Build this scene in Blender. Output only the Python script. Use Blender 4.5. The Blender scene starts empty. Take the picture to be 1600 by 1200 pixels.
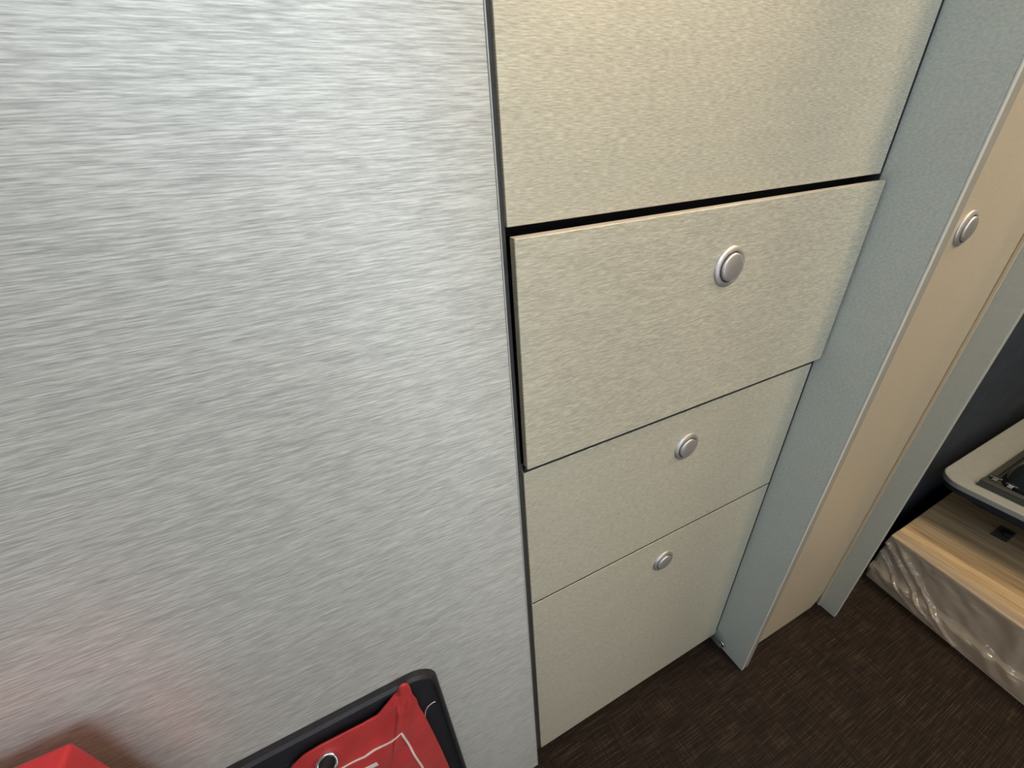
import bpy, bmesh, math, random
from mathutils import Vector, Matrix, noise
random.seed(7)
C = bpy.context.scene
S = 0.27            # metres per layout unit (distance camera - drawer fronts)
FZ = -3.67          # floor height in layout units, camera height = 0

def W(x, y, z): return Vector((x*S, y*S, (z-FZ)*S))

# ---------------------------------------------------------------- camera
cam = bpy.data.cameras.new('camera'); co = bpy.data.objects.new('camera', cam)
C.collection.objects.link(co); C.camera = co
f = 620.696
def nrm(v): return v.normalized()
cx = nrm(Vector((1648, -485, f))); cz = nrm(-Vector((77, 1056, f))); cy = cz.cross(cx)
right = Vector((cx[0], cy[0], cz[0])); down = Vector((cx[1], cy[1], cz[1])); fwd = Vector((cx[2], cy[2], cz[2]))
R = Matrix((right, -down, -fwd)).transposed()
co.matrix_world = Matrix.Translation(W(0, 0, 0)) @ R.to_4x4()
cam.sensor_width = 36; cam.lens = 36*f/1600; cam.clip_start = 0.005

# ---------------------------------------------------------------- world, lights, exposure
w = bpy.data.worlds.new('world'); C.world = w; w.use_nodes = True
w.node_tree.nodes['Background'].inputs[0].default_value = (0.62, 0.72, 0.85, 1)
w.node_tree.nodes['Background'].inputs[1].default_value = 0.6
C.view_settings.view_transform = 'Standard'; C.view_settings.look = 'None'
C.view_settings.exposure = 0.0; C.view_settings.gamma = 1.0

def area(name, loc, target, sx, sy, power, col):
    l = bpy.data.lights.new(name, 'AREA'); l.shape = 'RECTANGLE'; l.size = sx; l.size_y = sy
    l.energy = power; l.color = col
    o = bpy.data.objects.new(name, l); C.collection.objects.link(o); o.location = loc
    o.rotation_euler = (Vector(target)-Vector(loc)).to_track_quat('-Z', 'Y').to_euler()
    return o
# daylight entering by the window across the aisle, a warm ceiling lamp further right, daylight from the cab on the left
area('window_daylight', W(-0.2, -3.95, 2.3), W(-0.1, 0, -0.6), 4.2*S, 1.7*S, 14.0, (0.80, 0.90, 1.0))
area('low_fill_light', W(1.1, -4.0, -1.5), W(0.8, 0, -1.7), 1.7*S, 3.6*S, 2.9, (0.90, 0.95, 1.0))  # added fill that brightens the lower fronts
area('ceiling_lamp_light', W(3.3, -2.0, 3.35), W(3.1, -0.6, -3), 1.0*S, 1.0*S, 9.5, (1.0, 0.80, 0.54))
area('corner_fill_light', W(5.3, -0.5, 3.35), W(5.0, 0, -3), 0.8*S, 0.8*S, 11.0, (1.0, 0.80, 0.56))  # added lamp to brighten the tray and wooden box
area('cab_daylight', W(-5.9, -0.85, 0.5), W(0, -0.3, -0.5), 1.7*S, 2.4*S, 4.4, (0.86, 0.95, 0.98))

# ---------------------------------------------------------------- materials
def mat(name):
    m = bpy.data.materials.new(name); m.use_nodes = True
    return m, m.node_tree.nodes, m.node_tree.links, m.node_tree.nodes['Principled BSDF']
def ramp(n, l, src, stops):
    r = n.new('ShaderNodeValToRGB'); l.new(src, r.inputs[0])
    e = r.color_ramp.elements
    while len(e) < len(stops): e.new(0.5)
    for k, (p, c) in enumerate(stops): e[k].position = p; e[k].color = (*c, 1)
    return r
def noise_tex(n, l, scale, detail=3, rough=.6, kind='Object'):
    tc = n.new('ShaderNodeTexCoord'); mp = n.new('ShaderNodeMapping'); mp.inputs['Scale'].default_value = scale
    l.new(tc.outputs[kind], mp.inputs[0])
    t = n.new('ShaderNodeTexNoise'); t.inputs['Scale'].default_value = 1; t.inputs['Detail'].default_value = detail
    t.inputs['Roughness'].default_value = rough
    l.new(mp.outputs[0], t.inputs[0]); return t

def laminate(name, col, metallic=.32, rough=.46, contrast=.30, grain=(150, 150, 1700), bump=.08, tangent=(0,0,1), aniso=.55):
    m, n, l, b = mat(name)
    t = noise_tex(n, l, grain, 3, .6)
    t2 = noise_tex(n, l, (grain[0]*.12, grain[1]*.12, grain[2]*.12), 2, .5)
    mx = n.new('ShaderNodeMath'); mx.operation = 'MULTIPLY_ADD'; mx.inputs[1].default_value = .12
    l.new(t2.outputs[0], mx.inputs[0]); 
    sc = n.new('ShaderNodeMath'); sc.operation = 'MULTIPLY'; sc.inputs[1].default_value = .88
    l.new(t.outputs[0], sc.inputs[0]); l.new(sc.outputs[0], mx.inputs[2])
    lo = [c*(1-contrast) for c in col]; hi = [min(1, c*(1+contrast)) for c in col]
    r = ramp(n, l, mx.outputs[0], [(.32, lo), (.68, hi)])
    l.new(r.outputs[0], b.inputs['Base Color'])
    b.inputs['Metallic'].default_value = metallic; b.inputs['Roughness'].default_value = rough
    b.inputs['Anisotropic'].default_value = aniso
    tg = n.new('ShaderNodeCombineXYZ')
    for k in range(3): tg.inputs[k].default_value = tangent[k]
    l.new(tg.outputs[0], b.inputs['Tangent'])
    bp = n.new('ShaderNodeBump'); bp.inputs['Strength'].default_value = bump; bp.inputs['Distance'].default_value = .0004
    l.new(t.outputs[0], bp.inputs['Height']); l.new(bp.outputs[0], b.inputs['Normal'])
    return m
def plain(name, col, rough=.5, metallic=0, var=0, scale=60, bump=0, coat=0):
    m, n, l, b = mat(name)
    b.inputs['Base Color'].default_value = (*col, 1); b.inputs['Roughness'].default_value = rough
    b.inputs['Metallic'].default_value = metallic
    if coat: b.inputs['Coat Weight'].default_value = coat
    t = noise_tex(n, l, (scale,)*3, 4)
    v = max(var, .03)
    r = ramp(n, l, t.outputs[0], [(.3, [c*(1-v) for c in col]), (.7, [min(1, c*(1+v)) for c in col])])
    l.new(r.outputs[0], b.inputs['Base Color'])
    if bump:
        bp = n.new('ShaderNodeBump'); bp.inputs['Strength'].default_value = bump; bp.inputs['Distance'].default_value = .001
        l.new(t.outputs[0], bp.inputs['Height']); l.new(bp.outputs[0], b.inputs['Normal'])
    return m
LAM = laminate('brushed_laminate', (.57, .565, .52), aniso=.68, contrast=.35, grain=(75, 75, 1500))
LAM2 = laminate('brushed_laminate_drawers', (.58, .545, .43), contrast=.29, grain=(130, 130, 1400))  # same laminate, with warm light put into the colour
LAMS = laminate('brushed_laminate_side', (.49, .52, .49), metallic=.2, rough=.5, contrast=.14, grain=(300, 300, 500), bump=.1)
LAMD = laminate('brushed_laminate_door', (.56, .47, .335), contrast=.08)  # warm light on the door put into its colour
EDGE = plain('pale_edge_band', (.50, .50, .46), .4)
DEDGE = plain('grey_edge_band', (.29, .27, .22), .4)
CREAM = plain('lit_edge_cream', (.85, .72, .58), .35)
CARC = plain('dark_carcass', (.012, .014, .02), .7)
NICK = laminate('brushed_nickel', (.60, .57, .55), metallic=.85, rough=.46, contrast=.06, grain=(60, 60, 900), bump=.03, aniso=.3)
STILE = plain('brown_grey_stile', (.045, .042, .04), .6)  # darkened, so the gap's shade sits in the stile colour
GROOVE = plain('dark_groove', (.005, .004, .004), .8)
CHROME = plain('chrome', (.8, .8, .8), .15, 1.0)
BLACKP = plain('black_rubbery_plastic', (.017, .017, .022), .55, var=.25, scale=150, bump=.15)
NAVY = plain('dark_navy_lining', (.018, .027, .042), .8, var=.3, scale=20)
WHITEW = plain('pale_wall_lining', (.42, .41, .38), .6)
CEIL = plain('pale_ceiling_lining', (.62, .61, .57), .7)
WHITE = plain('white_print', (.80, .68, .64), .5)
REDP = plain('red_plastic', (.60, .03, .035), .38, var=.05)
GREYP = plain('grey_tray_plastic', (.29, .295, .275), .5, var=.06)
DARKM = plain('dark_olive_metal', (.075, .08, .07), .4, .4)
DGLASS = plain('smoky_black_plastic', (.02, .026, .032), .25)
GBR = plain('grey_bracket', (.19, .21, .205), .5)
# red nylon
REDF, n, l, b = mat('red_nylon_cloth')
t = noise_tex(n, l, (28, 28, 28), 5, .6)
r = ramp(n, l, t.outputs[0], [(.3, (.40, .024, .026)), (.72, (.56, .034, .034))]); l.new(r.outputs[0], b.inputs['Base Color'])
b.inputs['Roughness'].default_value = .5; b.inputs['Sheen Weight'].default_value = .1
bp = n.new('ShaderNodeBump'); bp.inputs['Strength'].default_value = .35; bp.inputs['Distance'].default_value = .004
l.new(t.outputs[0], bp.inputs['Height']); l.new(bp.outputs[0], b.inputs['Normal'])
# floor: dark brown woven vinyl
FLOOR, n, l, b = mat('brown_woven_vinyl')
ta = noise_tex(n, l, (14, 620, 1), 4, .7); tb = noise_tex(n, l, (620, 14, 1), 4, .7); tc_ = noise_tex(n, l, (5, 5, 1), 2)
ra = ramp(n, l, ta.outputs[0], [(.40, (.0, .0, .0)), (.70, (1, 1, 1))]); rb = ramp(n, l, tb.outputs[0], [(.44, (0, 0, 0)), (.74, (1, 1, 1))])
ad = n.new('ShaderNodeMath'); ad.operation = 'MULTIPLY_ADD'; ad.inputs[1].default_value = .62
l.new(rb.outputs[0], ad.inputs[0]); l.new(ra.outputs[0], ad.inputs[2])
r = ramp(n, l, ad.outputs[0], [(.1, (.006, .0028, .0015)), (.55, (.0135, .0068, .0036)), (1, (.062, .040, .026))])
l.new(r.outputs[0], b.inputs['Base Color']); b.inputs['Roughness'].default_value = .7; b.inputs['Specular IOR Level'].default_value = .22
bp = n.new('ShaderNodeBump'); bp.inputs['Strength'].default_value = .3; bp.inputs['Distance'].default_value = .0006
l.new(ad.outputs[0], bp.inputs['Height']); l.new(bp.outputs[0], b.inputs['Normal'])
# wood
WOOD, n, l, b = mat('pale_oak_wood')
t = noise_tex(n, l, (60, 2.6, 60), 6, .7); t2 = noise_tex(n, l, (300, 9, 300), 3, .6)
mm = n.new('ShaderNodeMath'); mm.operation = 'MULTIPLY_ADD'; mm.inputs[1].default_value = .3
sc = n.new('ShaderNodeMath'); sc.operation = 'MULTIPLY'; sc.inputs[1].default_value = .7
l.new(t.outputs[0], sc.inputs[0]); l.new(t2.outputs[0], mm.inputs[0]); l.new(sc.outputs[0], mm.inputs[2])
r = ramp(n, l, mm.outputs[0], [(.34, (.24, .15, .075)), (.5, (.48, .34, .19)), (.66, (.66, .50, .31))])
l.new(r.outputs[0], b.inputs['Base Color']); b.inputs['Roughness'].default_value = .45
WSIDE = plain('brown_grey_board', (.34, .25, .17), .6, var=.12, scale=12)
# plastic film
FILM, n, l, b = mat('clear_plastic_film')
b.inputs['Base Color'].default_value = (.58, .50, .41, 1); b.inputs['Roughness'].default_value = .11
b.inputs['Alpha'].default_value = .34; b.inputs['IOR'].default_value = 2.0
t = noise_tex(n, l, (14, 7, 26), 4, .6)
bp = n.new('ShaderNodeBump'); bp.inputs['Strength'].default_value = .9; bp.inputs['Distance'].default_value = .006
l.new(t.outputs[0], bp.inputs['Height']); l.new(bp.outputs[0], b.inputs['Normal'])
# glass pane
GLASS, n, l, b = mat('window_glass')
b.inputs['Transmission Weight'].default_value = 1; b.inputs['Roughness'].default_value = 0; b.inputs['IOR'].default_value = 1.01
LAMP, n, l, b = mat('lamp_diffuser')
b.inputs['Emission Color'].default_value = (1, .82, .55, 1); b.inputs['Emission Strength'].default_value = 3

# ---------------------------------------------------------------- helpers
def link(name, bm, m, parent=None, origin=None, smooth=False, bevel=0, seg=2):
    me = bpy.data.meshes.new(name); 
    bmesh.ops.recalc_face_normals(bm, faces=bm.faces)
    if origin is None:
        lo = Vector((min(v.co.x for v in bm.verts), min(v.co.y for v in bm.verts), min(v.co.z for v in bm.verts)))
        hi = Vector((max(v.co.x for v in bm.verts), max(v.co.y for v in bm.verts), 0))
        origin = Vector(((lo.x+hi.x)/2, (lo.y+hi.y)/2, lo.z))
    bmesh.ops.translate(bm, verts=bm.verts, vec=-origin)
    bm.to_mesh(me); bm.free()
    o = bpy.data.objects.new(name, me); C.collection.objects.link(o)
    for k in (m if isinstance(m, (list, tuple)) else [m]): me.materials.append(k)
    if parent is not None:
        o.parent = parent
        p = Vector((0, 0, 0)); q = parent
        while q is not None: p = p + Vector(q.location); q = q.parent
        o.location = origin - p
    else: o.location = origin
    if smooth:
        for pf in me.polygons: pf.use_smooth = True
    if bevel:
        mo = o.modifiers.new('bevel', 'BEVEL'); mo.width = bevel; mo.segments = seg; mo.limit_method = 'ANGLE'
        for pf in me.polygons: pf.use_smooth = True
        mo.harden_normals = True
    return o
def thing(name, label, cat, loc, group=None):
    o = bpy.data.objects.new(name, None); C.collection.objects.link(o); o.location = loc
    o.empty_display_size = .02
    tag(o, label, cat, group); return o
def tag(o, label, cat, group=None):
    o['label'] = label; o['category'] = cat
    if group: o['group'] = group
def add_box(bm, x0, x1, y0, y1, z0, z1):
    a = [bm.verts.new(W(x, y, z)) for x in (x0, x1) for y in (y0, y1) for z in (z0, z1)]
    for q in ((0,1,3,2),(4,6,7,5),(0,4,5,1),(2,3,7,6),(0,2,6,4),(1,5,7,3)): bm.faces.new([a[i] for i in q])
def box(name, x0, x1, y0, y1, z0, z1, m, parent=None, bevel=0, **k):
    bm = bmesh.new(); add_box(bm, x0, x1, y0, y1, z0, z1)
    return link(name, bm, m, parent, bevel=bevel, **k)
def struct(o): o['kind'] = 'structure'; return o
def lathe(name, c, axis, prof, m, parent, seg=48, matf=None):
    """prof: (radius, height along axis) in units; axis: unit vector"""
    bm = bmesh.new(); ax = Vector(axis); u = Vector((0,0,1)) if abs(ax.z) < .5 else Vector((1,0,0)); v = ax.cross(u)
    rings = []
    cw = W(*c)
    for (r, h) in prof:
        if r < 1e-5: rings.append([bm.verts.new(cw + ax*h*S)])
        else: rings.append([bm.verts.new(cw + ax*h*S + (u*math.cos(2*math.pi*k/seg)+v*math.sin(2*math.pi*k/seg))*r*S) for k in range(seg)])
    for i in range(len(rings)-1):
        a, b_ = rings[i], rings[i+1]
        for k in range(seg):
            k2 = (k+1) % seg
            if len(a) == 1 and len(b_) == 1: continue
            if len(a) == 1: fc = bm.faces.new((a[0], b_[k], b_[k2]))
            elif len(b_) == 1: fc = bm.faces.new((a[k], a[k2], b_[0]))
            else: fc = bm.faces.new((a[k], a[k2], b_[k2], b_[k]))
            if matf: fc.material_index = matf(i)
    return link(name, bm, m, parent, smooth=True)

def push_knob(x, y, z, parent):
    # escutcheon ring and push button facing -y; ring outer radius .069
    lathe('knob_ring', (x, y, z), (0,-1,0), [(0, -.01), (.072, -.01), (.072, .003), (.0705, .004), (.068, .0065), (.058, .0105), (.0545, .0105), (.0530, .009), (.0530, .001), (0, .001)],
          [NICK, GROOVE], parent, matf=lambda i: 1 if i in (7, 8) else 0)
    lathe('push_button', (x, y, z), (0,-1,0), [(0, .002), (.0495, .002), (.0495, .014), (.0475, .0175), (.042, .0195), (.028, .0215), (.014, .0225), (0, .023)], NICK, parent)

# ---------------------------------------------------------------- room shell
struct(box('floor', -6.1, 7.6, -4.2, 1.9, FZ-.1, FZ, FLOOR))
struct(box('ceiling', -6.1, 7.6, -4.2, 1.9, 3.6, 3.7, CEIL))
struct(box('wall_back', -6.1, 7.6, 1.8, 1.9, FZ, 3.6, NAVY))
struct(box('wall_corner', 3.205, 7.5, .90, 1.0, FZ, 3.6, NAVY))
struct(box('wall_right', 7.5, 7.6, -4.1, 1.8, FZ, 3.6, NAVY))
# wall across the aisle, with window opening and an added gap for low fill
bm = bmesh.new()
wx0, wx1, wz0, wz1 = -2.4, 2.0, 1.4, 3.2
for a in ((-6.1, wx0, FZ, 3.6), (wx1, 7.6, FZ, 3.6), (wx0, .2, FZ, wz0), (.2, 2.0, .6, wz0), (wx0, wx1, wz1, 3.6)): add_box(bm, a[0], a[1], -3.9, -3.8, a[2], a[3])
struct(link('wall_front', bm, WHITEW))
win = struct(box('window_1', wx0, wx1, -3.86, -3.85, wz0, wz1, GLASS))
bm = bmesh.new()
for a in ((wx0-.06, wx0+.06, wz0, wz1), (wx1-.06, wx1+.06, wz0, wz1), (wx0-.06, wx1+.06, wz0-.06, wz0+.06), (wx0-.06, wx1+.06, wz1-.06, wz1+.06)): add_box(bm, a[0], a[1], -3.8, -3.74, a[2], a[3])
link('window_frame', bm, CARC, win)
# left: bulkhead with an opening to the cab, where daylight enters
bm = bmesh.new()
for a in ((-4.1, -2.9, FZ, 3.6), (.1, 1.8, FZ, 3.6), (-2.9, .1, FZ, -1), (-2.9, .1, 2.0, 3.6)): add_box(bm, -6.0, -5.95+.05, a[0]+.001, a[1], a[2], a[3])
struct(link('wall_left', bm, WHITEW))
# ceiling lamp, and an added fill lamp over the corner
for lx, ly, lab in ((3.3, -2.0, 'small round warm ceiling lamp over the aisle'), (5.3, -.5, 'small round warm fill lamp added over the dark corner')):
    lamp = thing('ceiling_lamp', lab, 'lamp', W(lx, ly, 3.48), 'ceiling lamps')
    lathe('lamp_base', (lx, ly, 3.6), (0,0,-1), [(0, 0), (.5, 0), (.5, .06), (.47, .09), (0, .09)], NICK, lamp)
    lathe('lamp_shade', (lx, ly, 3.51), (0,0,-1), [(0, 0), (.42, 0), (.40, .06), (.3, .09), (0, .1)], LAMP, lamp)

# ---------------------------------------------------------------- tall cabinet on the left
tall = thing('tall_cabinet', 'tall plain cabinet with a wide silvery brushed laminate front, left of the drawers', 'cabinet', W(-.8, 1.2, FZ))
bm = bmesh.new()
def quadbox(bm, xa_top, xa_bot, xb_top, xb_bot, y0, y1, z0, z1):
    vs = []
    for y in (y0, y1):
        vs += [bm.verts.new(W(xa_bot, y, z0)), bm.verts.new(W(xb_bot, y, z0)), bm.verts.new(W(xb_top, y, z1)), bm.verts.new(W(xa_top, y, z1))]
    for q in ((0,1,2,3),(7,6,5,4),(0,4,5,1),(1,5,6,2),(2,6,7,3),(3,7,4,0)): bm.faces.new([vs[i] for i in q])
quadbox(bm, -2.6, -2.6, .421, .394, .957, 1.01, FZ+.004, 3.5)
link('front_panel', bm, LAM, tall, bevel=.0006)
bm = bmesh.new(); quadbox(bm, .4212, .3942, .4245, .3975, .955, 1.01, FZ+.004, 3.5)
link('edge_strip', bm, EDGE, tall, bevel=.0003)
box('body', -2.6, .385, 1.012, 1.75, FZ+.002, 3.5, CARC, tall)

# ---------------------------------------------------------------- drawer cabinet
dc = thing('drawer_cabinet', 'brushed beige cabinet with three drawers and push knobs, top drawer slightly open', 'cabinet', W(1.28, 1.3, FZ))
XL, XR = .4490, 2.098
bm = bmesh.new()
add_box(bm, .40, 2.10, 1.7, 1.75, FZ+.30, 3.5)
add_box(bm, .40, .425, 1.07, 1.7, FZ+.03, 3.5); add_box(bm, 2.075, 2.10, 1.07, 1.7, FZ+.03, 3.5)
for z in (-.17, -1.04, -1.885, FZ+.15): add_box(bm, .425, 2.075, 1.09, 1.7, z-.04, z-.01)
link('body', bm, CARC, dc)
box('side_gap_shade', 2.1, 2.1085, 1.0, 1.07, FZ+.06, 3.5, CARC, dc)  # dark strip standing in for shade in the gap by the partition
box('stile', .4255, .446, 1.012, 1.06, FZ+.06, 3.5, STILE, dc)
box('upper_panel', XL-.002, XR, 1.0, 1.055, -.172, 3.5, LAM2, dc, bevel=.0008)
def drawer(z0, z1, dy, bev=.0007, xl=XL, depth=.55, th=.055):
    d = box('drawer', xl, XR, 1.0+dy, 1.0+th+dy, z0, z1, LAM2, dc, bevel=bev, seg=3)
    bm = bmesh.new()
    add_box(bm, .47, .49, 1.057+dy, 1.057+dy+depth, z0+.05, z1-.12); add_box(bm, 2.04, 2.06, 1.057+dy, 1.057+dy+depth, z0+.05, z1-.12)
    add_box(bm, .47, 2.06, 1.057+dy+depth, 1.077+dy+depth, z0+.05, z1-.12)
    add_box(bm, .47, 2.06, 1.057+dy, 1.077+dy+depth, z0+.035, z0+.05)
    link('drawer_box', bm, CARC, d)
    return d
d1 = drawer(-.990, -.1965, -.03, bev=.0011, xl=.4515, th=.032)
push_knob(1.283, .969, -.402, d1)
box('edge_strip', .4525, XR-.001, .9715, 1.0005, -.1966, -.1955, CREAM, d1)  # highlight on the drawer's lit top edge, painted as a cream strip
d2 = drawer(-1.857, -1.031, 0)
push_knob(1.290, .999, -1.243, d2)
box('gap_shade_strip', .455, XR-.002, 1.004, 1.02, -1.0309, -1.008, CARC, d2)  # dark strip that paints the shade in the gap above this drawer
d3 = drawer(-3.575, -1.868, 0, bev=.0005)
box('gap_shade_strip', .455, XR-.002, 1.0015, 1.05, -1.8679, -1.858, CARC, d3)  # painted gap shade again, above the lowest drawer
push_knob(1.290, .999, -2.083, d3)

# ---------------------------------------------------------------- partition between the two cabinets
pt = thing('partition_panel', 'narrow upright grey partition board standing out beside the drawers', 'panel', W(2.14, .9, FZ))
box('board', 2.11, 2.185, .741, 1.75, FZ+.003, 3.5, LAMS, pt, bevel=.0006)
box('edge_strip', 2.1105, 2.129, .7325, .7408, FZ+.003, 3.5, plain('edge_highlight', (.55, .53, .47), .35), pt, bevel=.0008)  # pale strip paints the highlight along the bevel
box('front_edge', 2.1295, 2.1845, .735, .7408, FZ+.003, 3.5, DEDGE, pt, bevel=.0004)
lathe('foot_bracket', (2.1095, .985, -3.60), (-1,0,0), [(0, 0), (.088, 0), (.088, .006), (.084, .010), (0, .010)], GBR, pt)
lathe('screw_cap', (2.0995, .925, -3.60), (-1,0,0), [(0, 0), (.022, 0), (.022, .002), (.019, .006), (.0155, .006), (.014, .002), (0, .002)], CHROME, pt, seg=24)

# ---------------------------------------------------------------- right cabinet
rc = thing('narrow_cabinet', 'narrow beige cabinet with one push knob door, right of the grey partition', 'cabinet', W(2.6, 1.2, FZ))
box('body', 2.195, 3.0, .87, 1.75, FZ+.02, 3.5, CARC, rc)
bm = bmesh.new()
dp = [(2.19, FZ+.06), (3.055, FZ+.02), (3.10, FZ+.06), (3.155, FZ+.19), (3.155, 3.5), (2.19, 3.5)]
fr = [bm.verts.new(W(x, .80, z)) for x, z in dp]; bk = [bm.verts.new(W(x, .86, z)) for x, z in dp]
bm.faces.new(fr); bm.faces.new(bk[::-1])
for q in range(len(dp)): bm.faces.new((fr[q], bk[q], bk[(q+1) % len(dp)], fr[(q+1) % len(dp)]))
d = link('door', bm, LAMD, rc, bevel=.0008)
push_knob(2.472, .799, -.404, d)
box('stile', 3.04, 3.159, .862, .90, FZ+.01, 3.5, GBR, rc)
box('door_bead', 3.142, 3.159, .782, .7995, FZ+.01, 3.5, LAMD, rc, bevel=.001)
ep = box('end_panel', 3.16, 3.20, .662, 1.75, FZ+.004, 3.5, laminate('brushed_laminate_end', (.46, .47, .42), metallic=.3, rough=.5, contrast=.1), None, bevel=.001)
tag(ep, 'slim warm grey end board standing right of the narrow door, facing the dark corner', 'panel')

# ---------------------------------------------------------------- wooden box in plastic wrap
def rot_pt(X, Y, z): return W(X, Y, z)
wb = thing('wooden_box', 'low pale oak box wrapped in clear plastic on the brown floor', 'box', W(4.7, .2, FZ))
zt = -3.15
A = (3.885, .775); B = (3.700, -.72)      # top left edge, back and front end
A0 = (3.80, .775); B0 = (3.61, -.72)      # foot of the side
bm = bmesh.new()
tv = [bm.verts.new(W(*p, zt)) for p in (B, A, (6.6, .81), (6.6, -.72))]
bv = [bm.verts.new(W(p[0], p[1], zt-.03)) for p in (B, A, (6.6, .81), (6.6, -.72))]
bm.faces.new(tv); bm.faces.new(bv[::-1])
for i in range(4): bm.faces.new((tv[i], bv[i], bv[(i+1) % 4], tv[(i+1) % 4]))
link('lid_board', bm, WOOD, wb, bevel=.0025, seg=3)
bm = bmesh.new()
tv = [bm.verts.new(W(*p, zt-.031)) for p in ((B[0]+.01, B[1]+.01), (A[0]+.01, A[1]-.01), (6.58, .79), (6.58, -.70))]
bv = [bm.verts.new(W(*p, FZ+.003)) for p in ((B0[0]+.02, B0[1]+.01), (A0[0]+.02, A0[1]-.01), (6.58, .79), (6.58, -.70))]
bm.faces.new(tv); bm.faces.new(bv[::-1])
for i in range(4): bm.faces.new((tv[i], bv[i], bv[(i+1) % 4], tv[(i+1) % 4]))
link('side_board', bm, WSIDE, wb)
# film: profile from over the lid edge down the side, tucked under
bm = bmesh.new()
prof = [(.10, .004), (.05, .005), (.015, .006), (-.006, .0), (-.014, -.03), (-.022, -.09), (-.032, -.17), (-.045, -.25), (-.064, -.31), (-.100, -.335), (-.105, -.36), (-.094, -.40), (-.080, -.45), (-.065, -.512)]
fine = []
for (a0, b0), (a1, b1) in zip(prof, prof[1:]):
    for q in range(4): fine.append((a0+(a1-a0)*q/4, b0+(b1-b0)*q/4))
prof = fine + [prof[-1]]
nu, cols = 160, []
for i in range(nu+1):
    s = i/nu; ax = A[0]+(B[0]-A[0])*s; ay = A[1]+(B[1]-A[1])*s
    col_ = []
    for j, (dx, dz) in enumerate(prof):
        k = min(1, max(0, (-dz-.01)/.08))
        wv = 0
        if k:
            # diagonal folds running down and forward from the back corner, plus fine crumple
            dd = s*1.7 + dz*1.55
            wv = -.035*max(0, 1-abs(dd+.12)/.03) - .03*max(0, 1-abs(dd+.30)/.025)*(1 if s < .35 else 0) - .03*max(0, 1-abs(dd-.02)/.04)
            wv += .030*noise.noise(Vector((s*11, dz*9+s*9, 3.1))) + .006*noise.noise(Vector((s*40, dz*50, 1.1)))
            if dz < -.49: wv *= .2
        col_.append(bm.verts.new(W(ax+dx+wv*k, ay, zt+dz+ (.004*noise.noise(Vector((s*14, j*.7, 0))) if dz > -.02 else 0))))
    cols.append(col_)
for i in range(nu):
    for j in range(len(prof)-1): bm.faces.new((cols[i][j], cols[i][j+1], cols[i+1][j+1], cols[i+1][j]))
link('plastic_film', bm, FILM, wb, smooth=True)
bm = bmesh.new(); add_box(bm, 4.60, 4.80, .30, .40, zt, zt+.006)
link('latch_plate', bm, plain('brown_plate', (.10, .08, .06), .5), wb, bevel=.0006)
lathe('latch_knob', (4.70, .335, zt+.006), (0,0,1), [(0, 0), (.034, 0), (.034, .02), (.028, .028), (0, .03)], CARC, wb, seg=24)

# ---------------------------------------------------------------- grey rounded tray above it
def rounded_prism(name, pts, z0, z1, m, parent, bevel=0):
    bm = bmesh.new(); a = [bm.verts.new(W(x, y, z0)) for x, y in pts]; c = [bm.verts.new(W(x, y, z1)) for x, y in pts]
    bm.faces.new(a[::-1]); bm.faces.new(c)
    for i in range(len(pts)): bm.faces.new((a[i], a[(i+1) % len(pts)], c[(i+1) % len(pts)], c[i]))
    return link(name, bm, m, parent, bevel=bevel)
def rrect(x0, x1, y0, y1, r, n=10):
    out = []
    for cx_, cy_, a0 in ((x1-r, y1-r, 0), (x0+r, y1-r, 90), (x0+r, y0+r, 180), (x1-r, y0+r, 270)):
        for k in range(n+1):
            a = math.radians(a0+90*k/n); out.append((cx_+r*math.cos(a), cy_+r*math.sin(a)))
    return out
tr = thing('tray', 'grey plastic tray with rounded corner, standing above the wrapped wooden box', 'tray', W(5.2, .3, zt))
rounded_prism('tray_top', rrect(4.22, 6.5, -.5, .812, .17), -2.655, -2.60, GREYP, tr, bevel=.003)
rounded_prism('tray_rim', rrect(4.235, 6.485, -.485, .797, .16), -2.70, -2.656, DGLASS, tr)
rounded_prism('tray_shade_block', rrect(4.50, 6.4, -.45, .66, .15), -2.90, -2.701, plain('tray_shade_black', (.014, .018, .022), .85), tr, bevel=.004)  # black block added to stand in for shadow under the tray
rounded_prism('tray_foot', rrect(4.98, 6.3, -.40, .68, .06), zt+.001, -2.901, DGLASS, tr)  # support, made larger to darken the wood beneath
ap = thing('appliance', 'black appliance in a dark metal frame with chrome clips on the grey tray', 'appliance', W(4.9, .2, -2.6))
bm = bmesh.new()
fx0, fx1, fy0, fy1, fz = 4.33, 5.9, -.35, .60, -2.598
add_box(bm, fx0, fx0+.045, fy0, fy1, fz, fz+.06); add_box(bm, fx0+.045, fx1, fy1-.04, fy1, fz, fz+.04)
add_box(bm, fx0+.045, fx1, fy0, fy0+.06, fz, fz+.03); add_box(bm, fx1-.06, fx1, fy0+.06, fy1-.06, fz, fz+.03)
link('frame', bm, DARKM, ap, bevel=.0012)
bm = bmesh.new(); add_box(bm, 4.377, 5.83, fy0+.062, fy1-.042, fz, fz+.012); link('base_plate', bm, DARKM, ap)
bm = bmesh.new()
ring = []
for k, (h, ins) in enumerate([(0, 0), (.05, .012), (.13, .03), (.21, .08), (.27, .16), (.30, .24)]):
    ring.append([bm.verts.new(W(x, y, fz+.013+h)) for x, y in rrect(4.40+ins, 5.75-ins, -.28+ins, .545-ins, .20)])
for a_, b_ in zip(ring, ring[1:]):
    for i in range(len(a_)): bm.faces.new((a_[i], a_[(i+1) % len(a_)], b_[(i+1) % len(a_)], b_[i]))
bm.faces.new(ring[0][::-1]); bm.faces.new(ring[-1])
link('cover', bm, DGLASS, ap, smooth=True)
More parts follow.
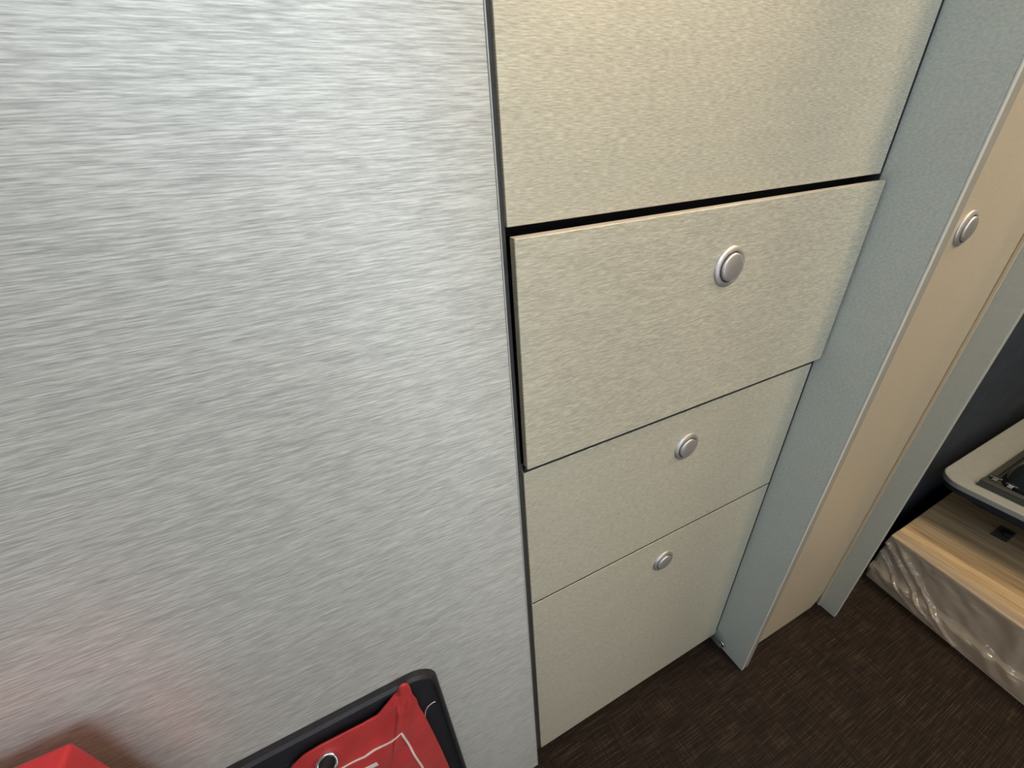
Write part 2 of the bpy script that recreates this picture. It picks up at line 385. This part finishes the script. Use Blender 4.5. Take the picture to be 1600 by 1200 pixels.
for (x, y) in ((4.375, .545), (4.365, .455)):
    bm = bmesh.new(); add_box(bm, x-.02, x+.10, y-.012, y+.02, fz+.036, fz+.055); add_box(bm, x+.06, x+.09, y-.03, y+.035, fz+.055, fz+.07)
    link('clip', bm, CHROME, ap, bevel=.0008)
lathe('dial', (4.80, .42, fz+.17), (-.5, -.3, .81), [(0, 0), (.06, 0), (.06, .03), (.045, .035), (.035, .02), (0, .02)], CHROME, ap, seg=28)

# ---------------------------------------------------------------- black holder with the red pouch
hd = thing('holder', 'black rounded plastic holder fixed low on the wide silvery panel', 'holder', W(-.52, .95, -3.5))
def xz_rrect(x0, x1, z0, z1, r, n=10): return rrect(x0, x1, z0, z1, r, n)
def xz_ring_mesh(name, outer, inner, y_wall, y_front, y_rec, m, parent):
    bm = bmesh.new(); N = len(outer)
    rows = [[bm.verts.new(W(x, y_wall, z)) for x, z in outer], [bm.verts.new(W(x, y_front+.012, z)) for x, z in outer]]
    mid = [((a[0]*.93+b[0]*.07), (a[1]*.93+b[1]*.07)) for a, b in zip(outer, inner)]
    mid = [(a[0]+(b[0]-a[0])*.25, a[1]+(b[1]-a[1])*.25) for a, b in zip(outer, inner)]
    mid2 = [(a[0]+(b[0]-a[0])*.75, a[1]+(b[1]-a[1])*.75) for a, b in zip(outer, inner)]
    rows.append([bm.verts.new(W(x, y_front, z)) for x, z in mid]); rows.append([bm.verts.new(W(x, y_front, z)) for x, z in mid2])
    rows.append([bm.verts.new(W(x, y_front+.012, z)) for x, z in inner]); rows.append([bm.verts.new(W(x, y_rec, z)) for x, z in inner])
    for a, b in zip(rows, rows[1:]):
        for i in range(N): bm.faces.new((a[i], a[(i+1) % N], b[(i+1) % N], b[i]))
    bm.faces.new(rows[0]); bm.faces.new(rows[-1][::-1])
    return link(name, bm, m, parent, smooth=False)
xz_ring_mesh('shell', xz_rrect(-1.0, -.045, -3.5, -1.815, .11), xz_rrect(-.97, -.066, -3.475, -1.85, .095), .956, .921, .944, BLACKP, hd)
# pouch outline in x,z at y=.93 (layout)
k = .9125/.955
outl = [(-.655, -2.04), (-.60, -2.006), (-.535, -1.998), (-.45, -2.002), (-.38, -2.006), (-.313, -2.003), (-.262, -1.955), (-.224, -1.918), (-.203, -1.905), (-.198, -1.885), (-.182, -1.876), (-.163, -1.885),
        (-.158, -1.93), (-.160, -1.99), (-.152, -2.05), (-.155, -2.10), (-.148, -2.20), (-.140, -2.38), (-.133, -2.6), (-.128, -2.85), (-.132, -3.15), (-.16, -3.34), (-.40, -3.37), (-.66, -3.34), (-.69, -3.1), (-.70, -2.6), (-.69, -2.2)]
outl = [(x*k, z*k) for x, z in outl]
# densify
dense = []
for i in range(len(outl)):
    a, b_ = outl[i], outl[(i+1) % len(outl)]
    n_ = max(1, int(math.hypot(a[0]-b_[0], a[1]-b_[1])/.02))
    for q in range(n_): dense.append((a[0]+(b_[0]-a[0])*q/n_, a[1]+(b_[1]-a[1])*q/n_))
po = thing('pouch', 'red nylon pouch with steel eyelet and pinched corner in black holder', 'pouch', W(-.4, .92, -3.3))
cxp, czp = -.41*k, -2.62*k
PY = .9195
def pouch_h(x, z, s):
    h = .035*(1-s**3)
    # crease fan from the pinched corner
    dx, dz = x-(-.172*k), z-(-1.93*k); rr = math.hypot(dx, dz); an = math.atan2(dz, dx)
    h += .026*math.exp(-rr/.16)*math.sin(an*14)*(1-s**6) + .008*math.exp(-rr/.35)*math.sin(an*9+1)*(1-s**4)
    h += .012*noise.noise(Vector((x*9, z*9, .3)))*(1-s**4)
    return h
bm = bmesh.new(); rows = []
for s in [1, .985, .96, .92, .87, .81, .74, .66, .57, .47, .36, .24, .12]:
    row = []
    for (x, z) in dense:
        X_, Z_ = cxp+(x-cxp)*s, czp+(z-czp)*s
        row.append(bm.verts.new(W(X_, PY-.006-pouch_h(X_, Z_, s), Z_)))
    rows.append(row)
N = len(dense)
for a, b_ in zip(rows, rows[1:]):
    for i in range(N): bm.faces.new((a[i], a[(i+1) % N], b_[(i+1) % N], b_[i]))
cvert = bm.verts.new(W(cxp, PY-.006-pouch_h(cxp, czp, 0), czp))
for i in range(N): bm.faces.new((rows[-1][i], rows[-1][(i+1) % N], cvert))
back = [bm.verts.new(W(x, PY, z)) for x, z in dense]
for i in range(N): bm.faces.new((rows[0][i], back[i], back[(i+1) % N], rows[0][(i+1) % N]))
bm.faces.new(back[::-1])
link('pouch_body', bm, REDF, po, smooth=True)
# eyelet
from mathutils.bvhtree import BVHTree
bpy.context.view_layer.update()
pb = [o for o in po.children if o.name == 'pouch_body'][0]
tree = BVHTree.FromPolygons([pb.matrix_world @ v.co for v in pb.data.vertices], [p.vertices for p in pb.data.polygons])
def surf(x, z):
    h = tree.ray_cast(W(x, .3, z), Vector((0, 1, 0)))
    return h[0].y/S if h[0] else PY-.03
ex, ez = -.514, -2.002
ey = surf(ex, ez)
EA = Vector((.12, -.80, .58)).normalized()
ec = (ex+EA.x*.024, ey+EA.y*.024, ez+EA.z*.024)
lathe('eyelet', ec, EA, [(.0285, -.028), (.0285, .001), (.0305, .005), (.035, .007), (.0395, .005), (.042, -.001), (.042, -.030)], CHROME, po, seg=40)
lathe('eyelet_hole', ec, EA, [(0, -.010), (.0287, -.010), (.0287, -.016)], GROOVE, po, seg=40)
def strip(name, pts, wd, m, parent, off=.003):
    """ribbon following the pouch surface along x,z points"""
    fine = []
    for a, b_ in zip(pts, pts[1:]):
        n_ = max(2, int(math.hypot(a[0]-b_[0], a[1]-b_[1])/.02))
        for q in range(n_): fine.append((a[0]+(b_[0]-a[0])*q/n_, a[1]+(b_[1]-a[1])*q/n_))
    fine.append(pts[-1])
    bm = bmesh.new(); prev = None
    for i, (x, z) in enumerate(fine):
        a = fine[max(0, i-1)]; b_ = fine[min(len(fine)-1, i+1)]
        d = Vector((b_[0]-a[0], b_[1]-a[1])).normalized(); nn = Vector((-d.y, d.x))
        cr = []
        for sgn, dep in ((1, 0), (-1, 0), (-1, 1), (1, 1)):
            X_, Z_ = x+nn.x*wd/2*sgn, z+nn.y*wd/2*sgn
            cr.append(bm.verts.new(W(X_, surf(X_, Z_)-off+dep*.0025, Z_)))
        if prev:
            for q in range(4): bm.faces.new((prev[q], cr[q], cr[(q+1) % 4], prev[(q+1) % 4]))
        else: bm.faces.new(cr)
        prev = cr
    bm.faces.new(prev[::-1])
    return link(name, bm, m, parent)
fx, fz_ = -.242, -2.084
strip('printed_border', [(-.58, -2.085), (-.40, -2.118), (-.36, -2.104), (fx, fz_), (fx+.016, -2.48), (fx+.022, -3.05), (-.58, -3.05), (-.58, -2.085)], .008, WHITE, po)
strip('printed_stroke', [(-.46, -2.205), (-.368, -2.195)], .026, WHITE, po)
# loose thread end sticking out by the right edge
tv_ = [(-.142, -2.15), (-.132, -2.105), (-.116, -2.078), (-.092, -2.068), (-.082, -2.072)]
bm = bmesh.new(); prev = None
for i, (x, z) in enumerate(tv_):
    a_, b_ = tv_[max(0, i-1)], tv_[min(len(tv_)-1, i+1)]
    d = Vector((b_[0]-a_[0], 0, b_[1]-a_[1])).normalized(); u = Vector((0, 1, 0)); v = d.cross(u)
    cr = [bm.verts.new(W(x, .925, z) + (u*math.cos(q*math.pi/3)+v*math.sin(q*math.pi/3))*.0005) for q in range(6)]
    if prev:
        for q in range(6): bm.faces.new((prev[q], cr[q], cr[(q+1) % 6], prev[(q+1) % 6]))
    prev = cr
link('thread', bm, WHITE, po, smooth=True)

# ---------------------------------------------------------------- red case bottom left
rb = thing('red_case', 'bright red plastic case jutting out left of the black holder', 'case', W(-1.15, .7, -1.75))
box('case_body', -1.40, -.880, .62, .862, -1.80, -1.185, REDP, rb, bevel=.004, seg=4)
box('mounting_bracket', -1.30, -.98, .862, .956, -1.76, -1.66, BLACKP, rb)
box('printed_mark', -.8802, -.8786, .785, .800, -1.212, -1.196, WHITE, rb)
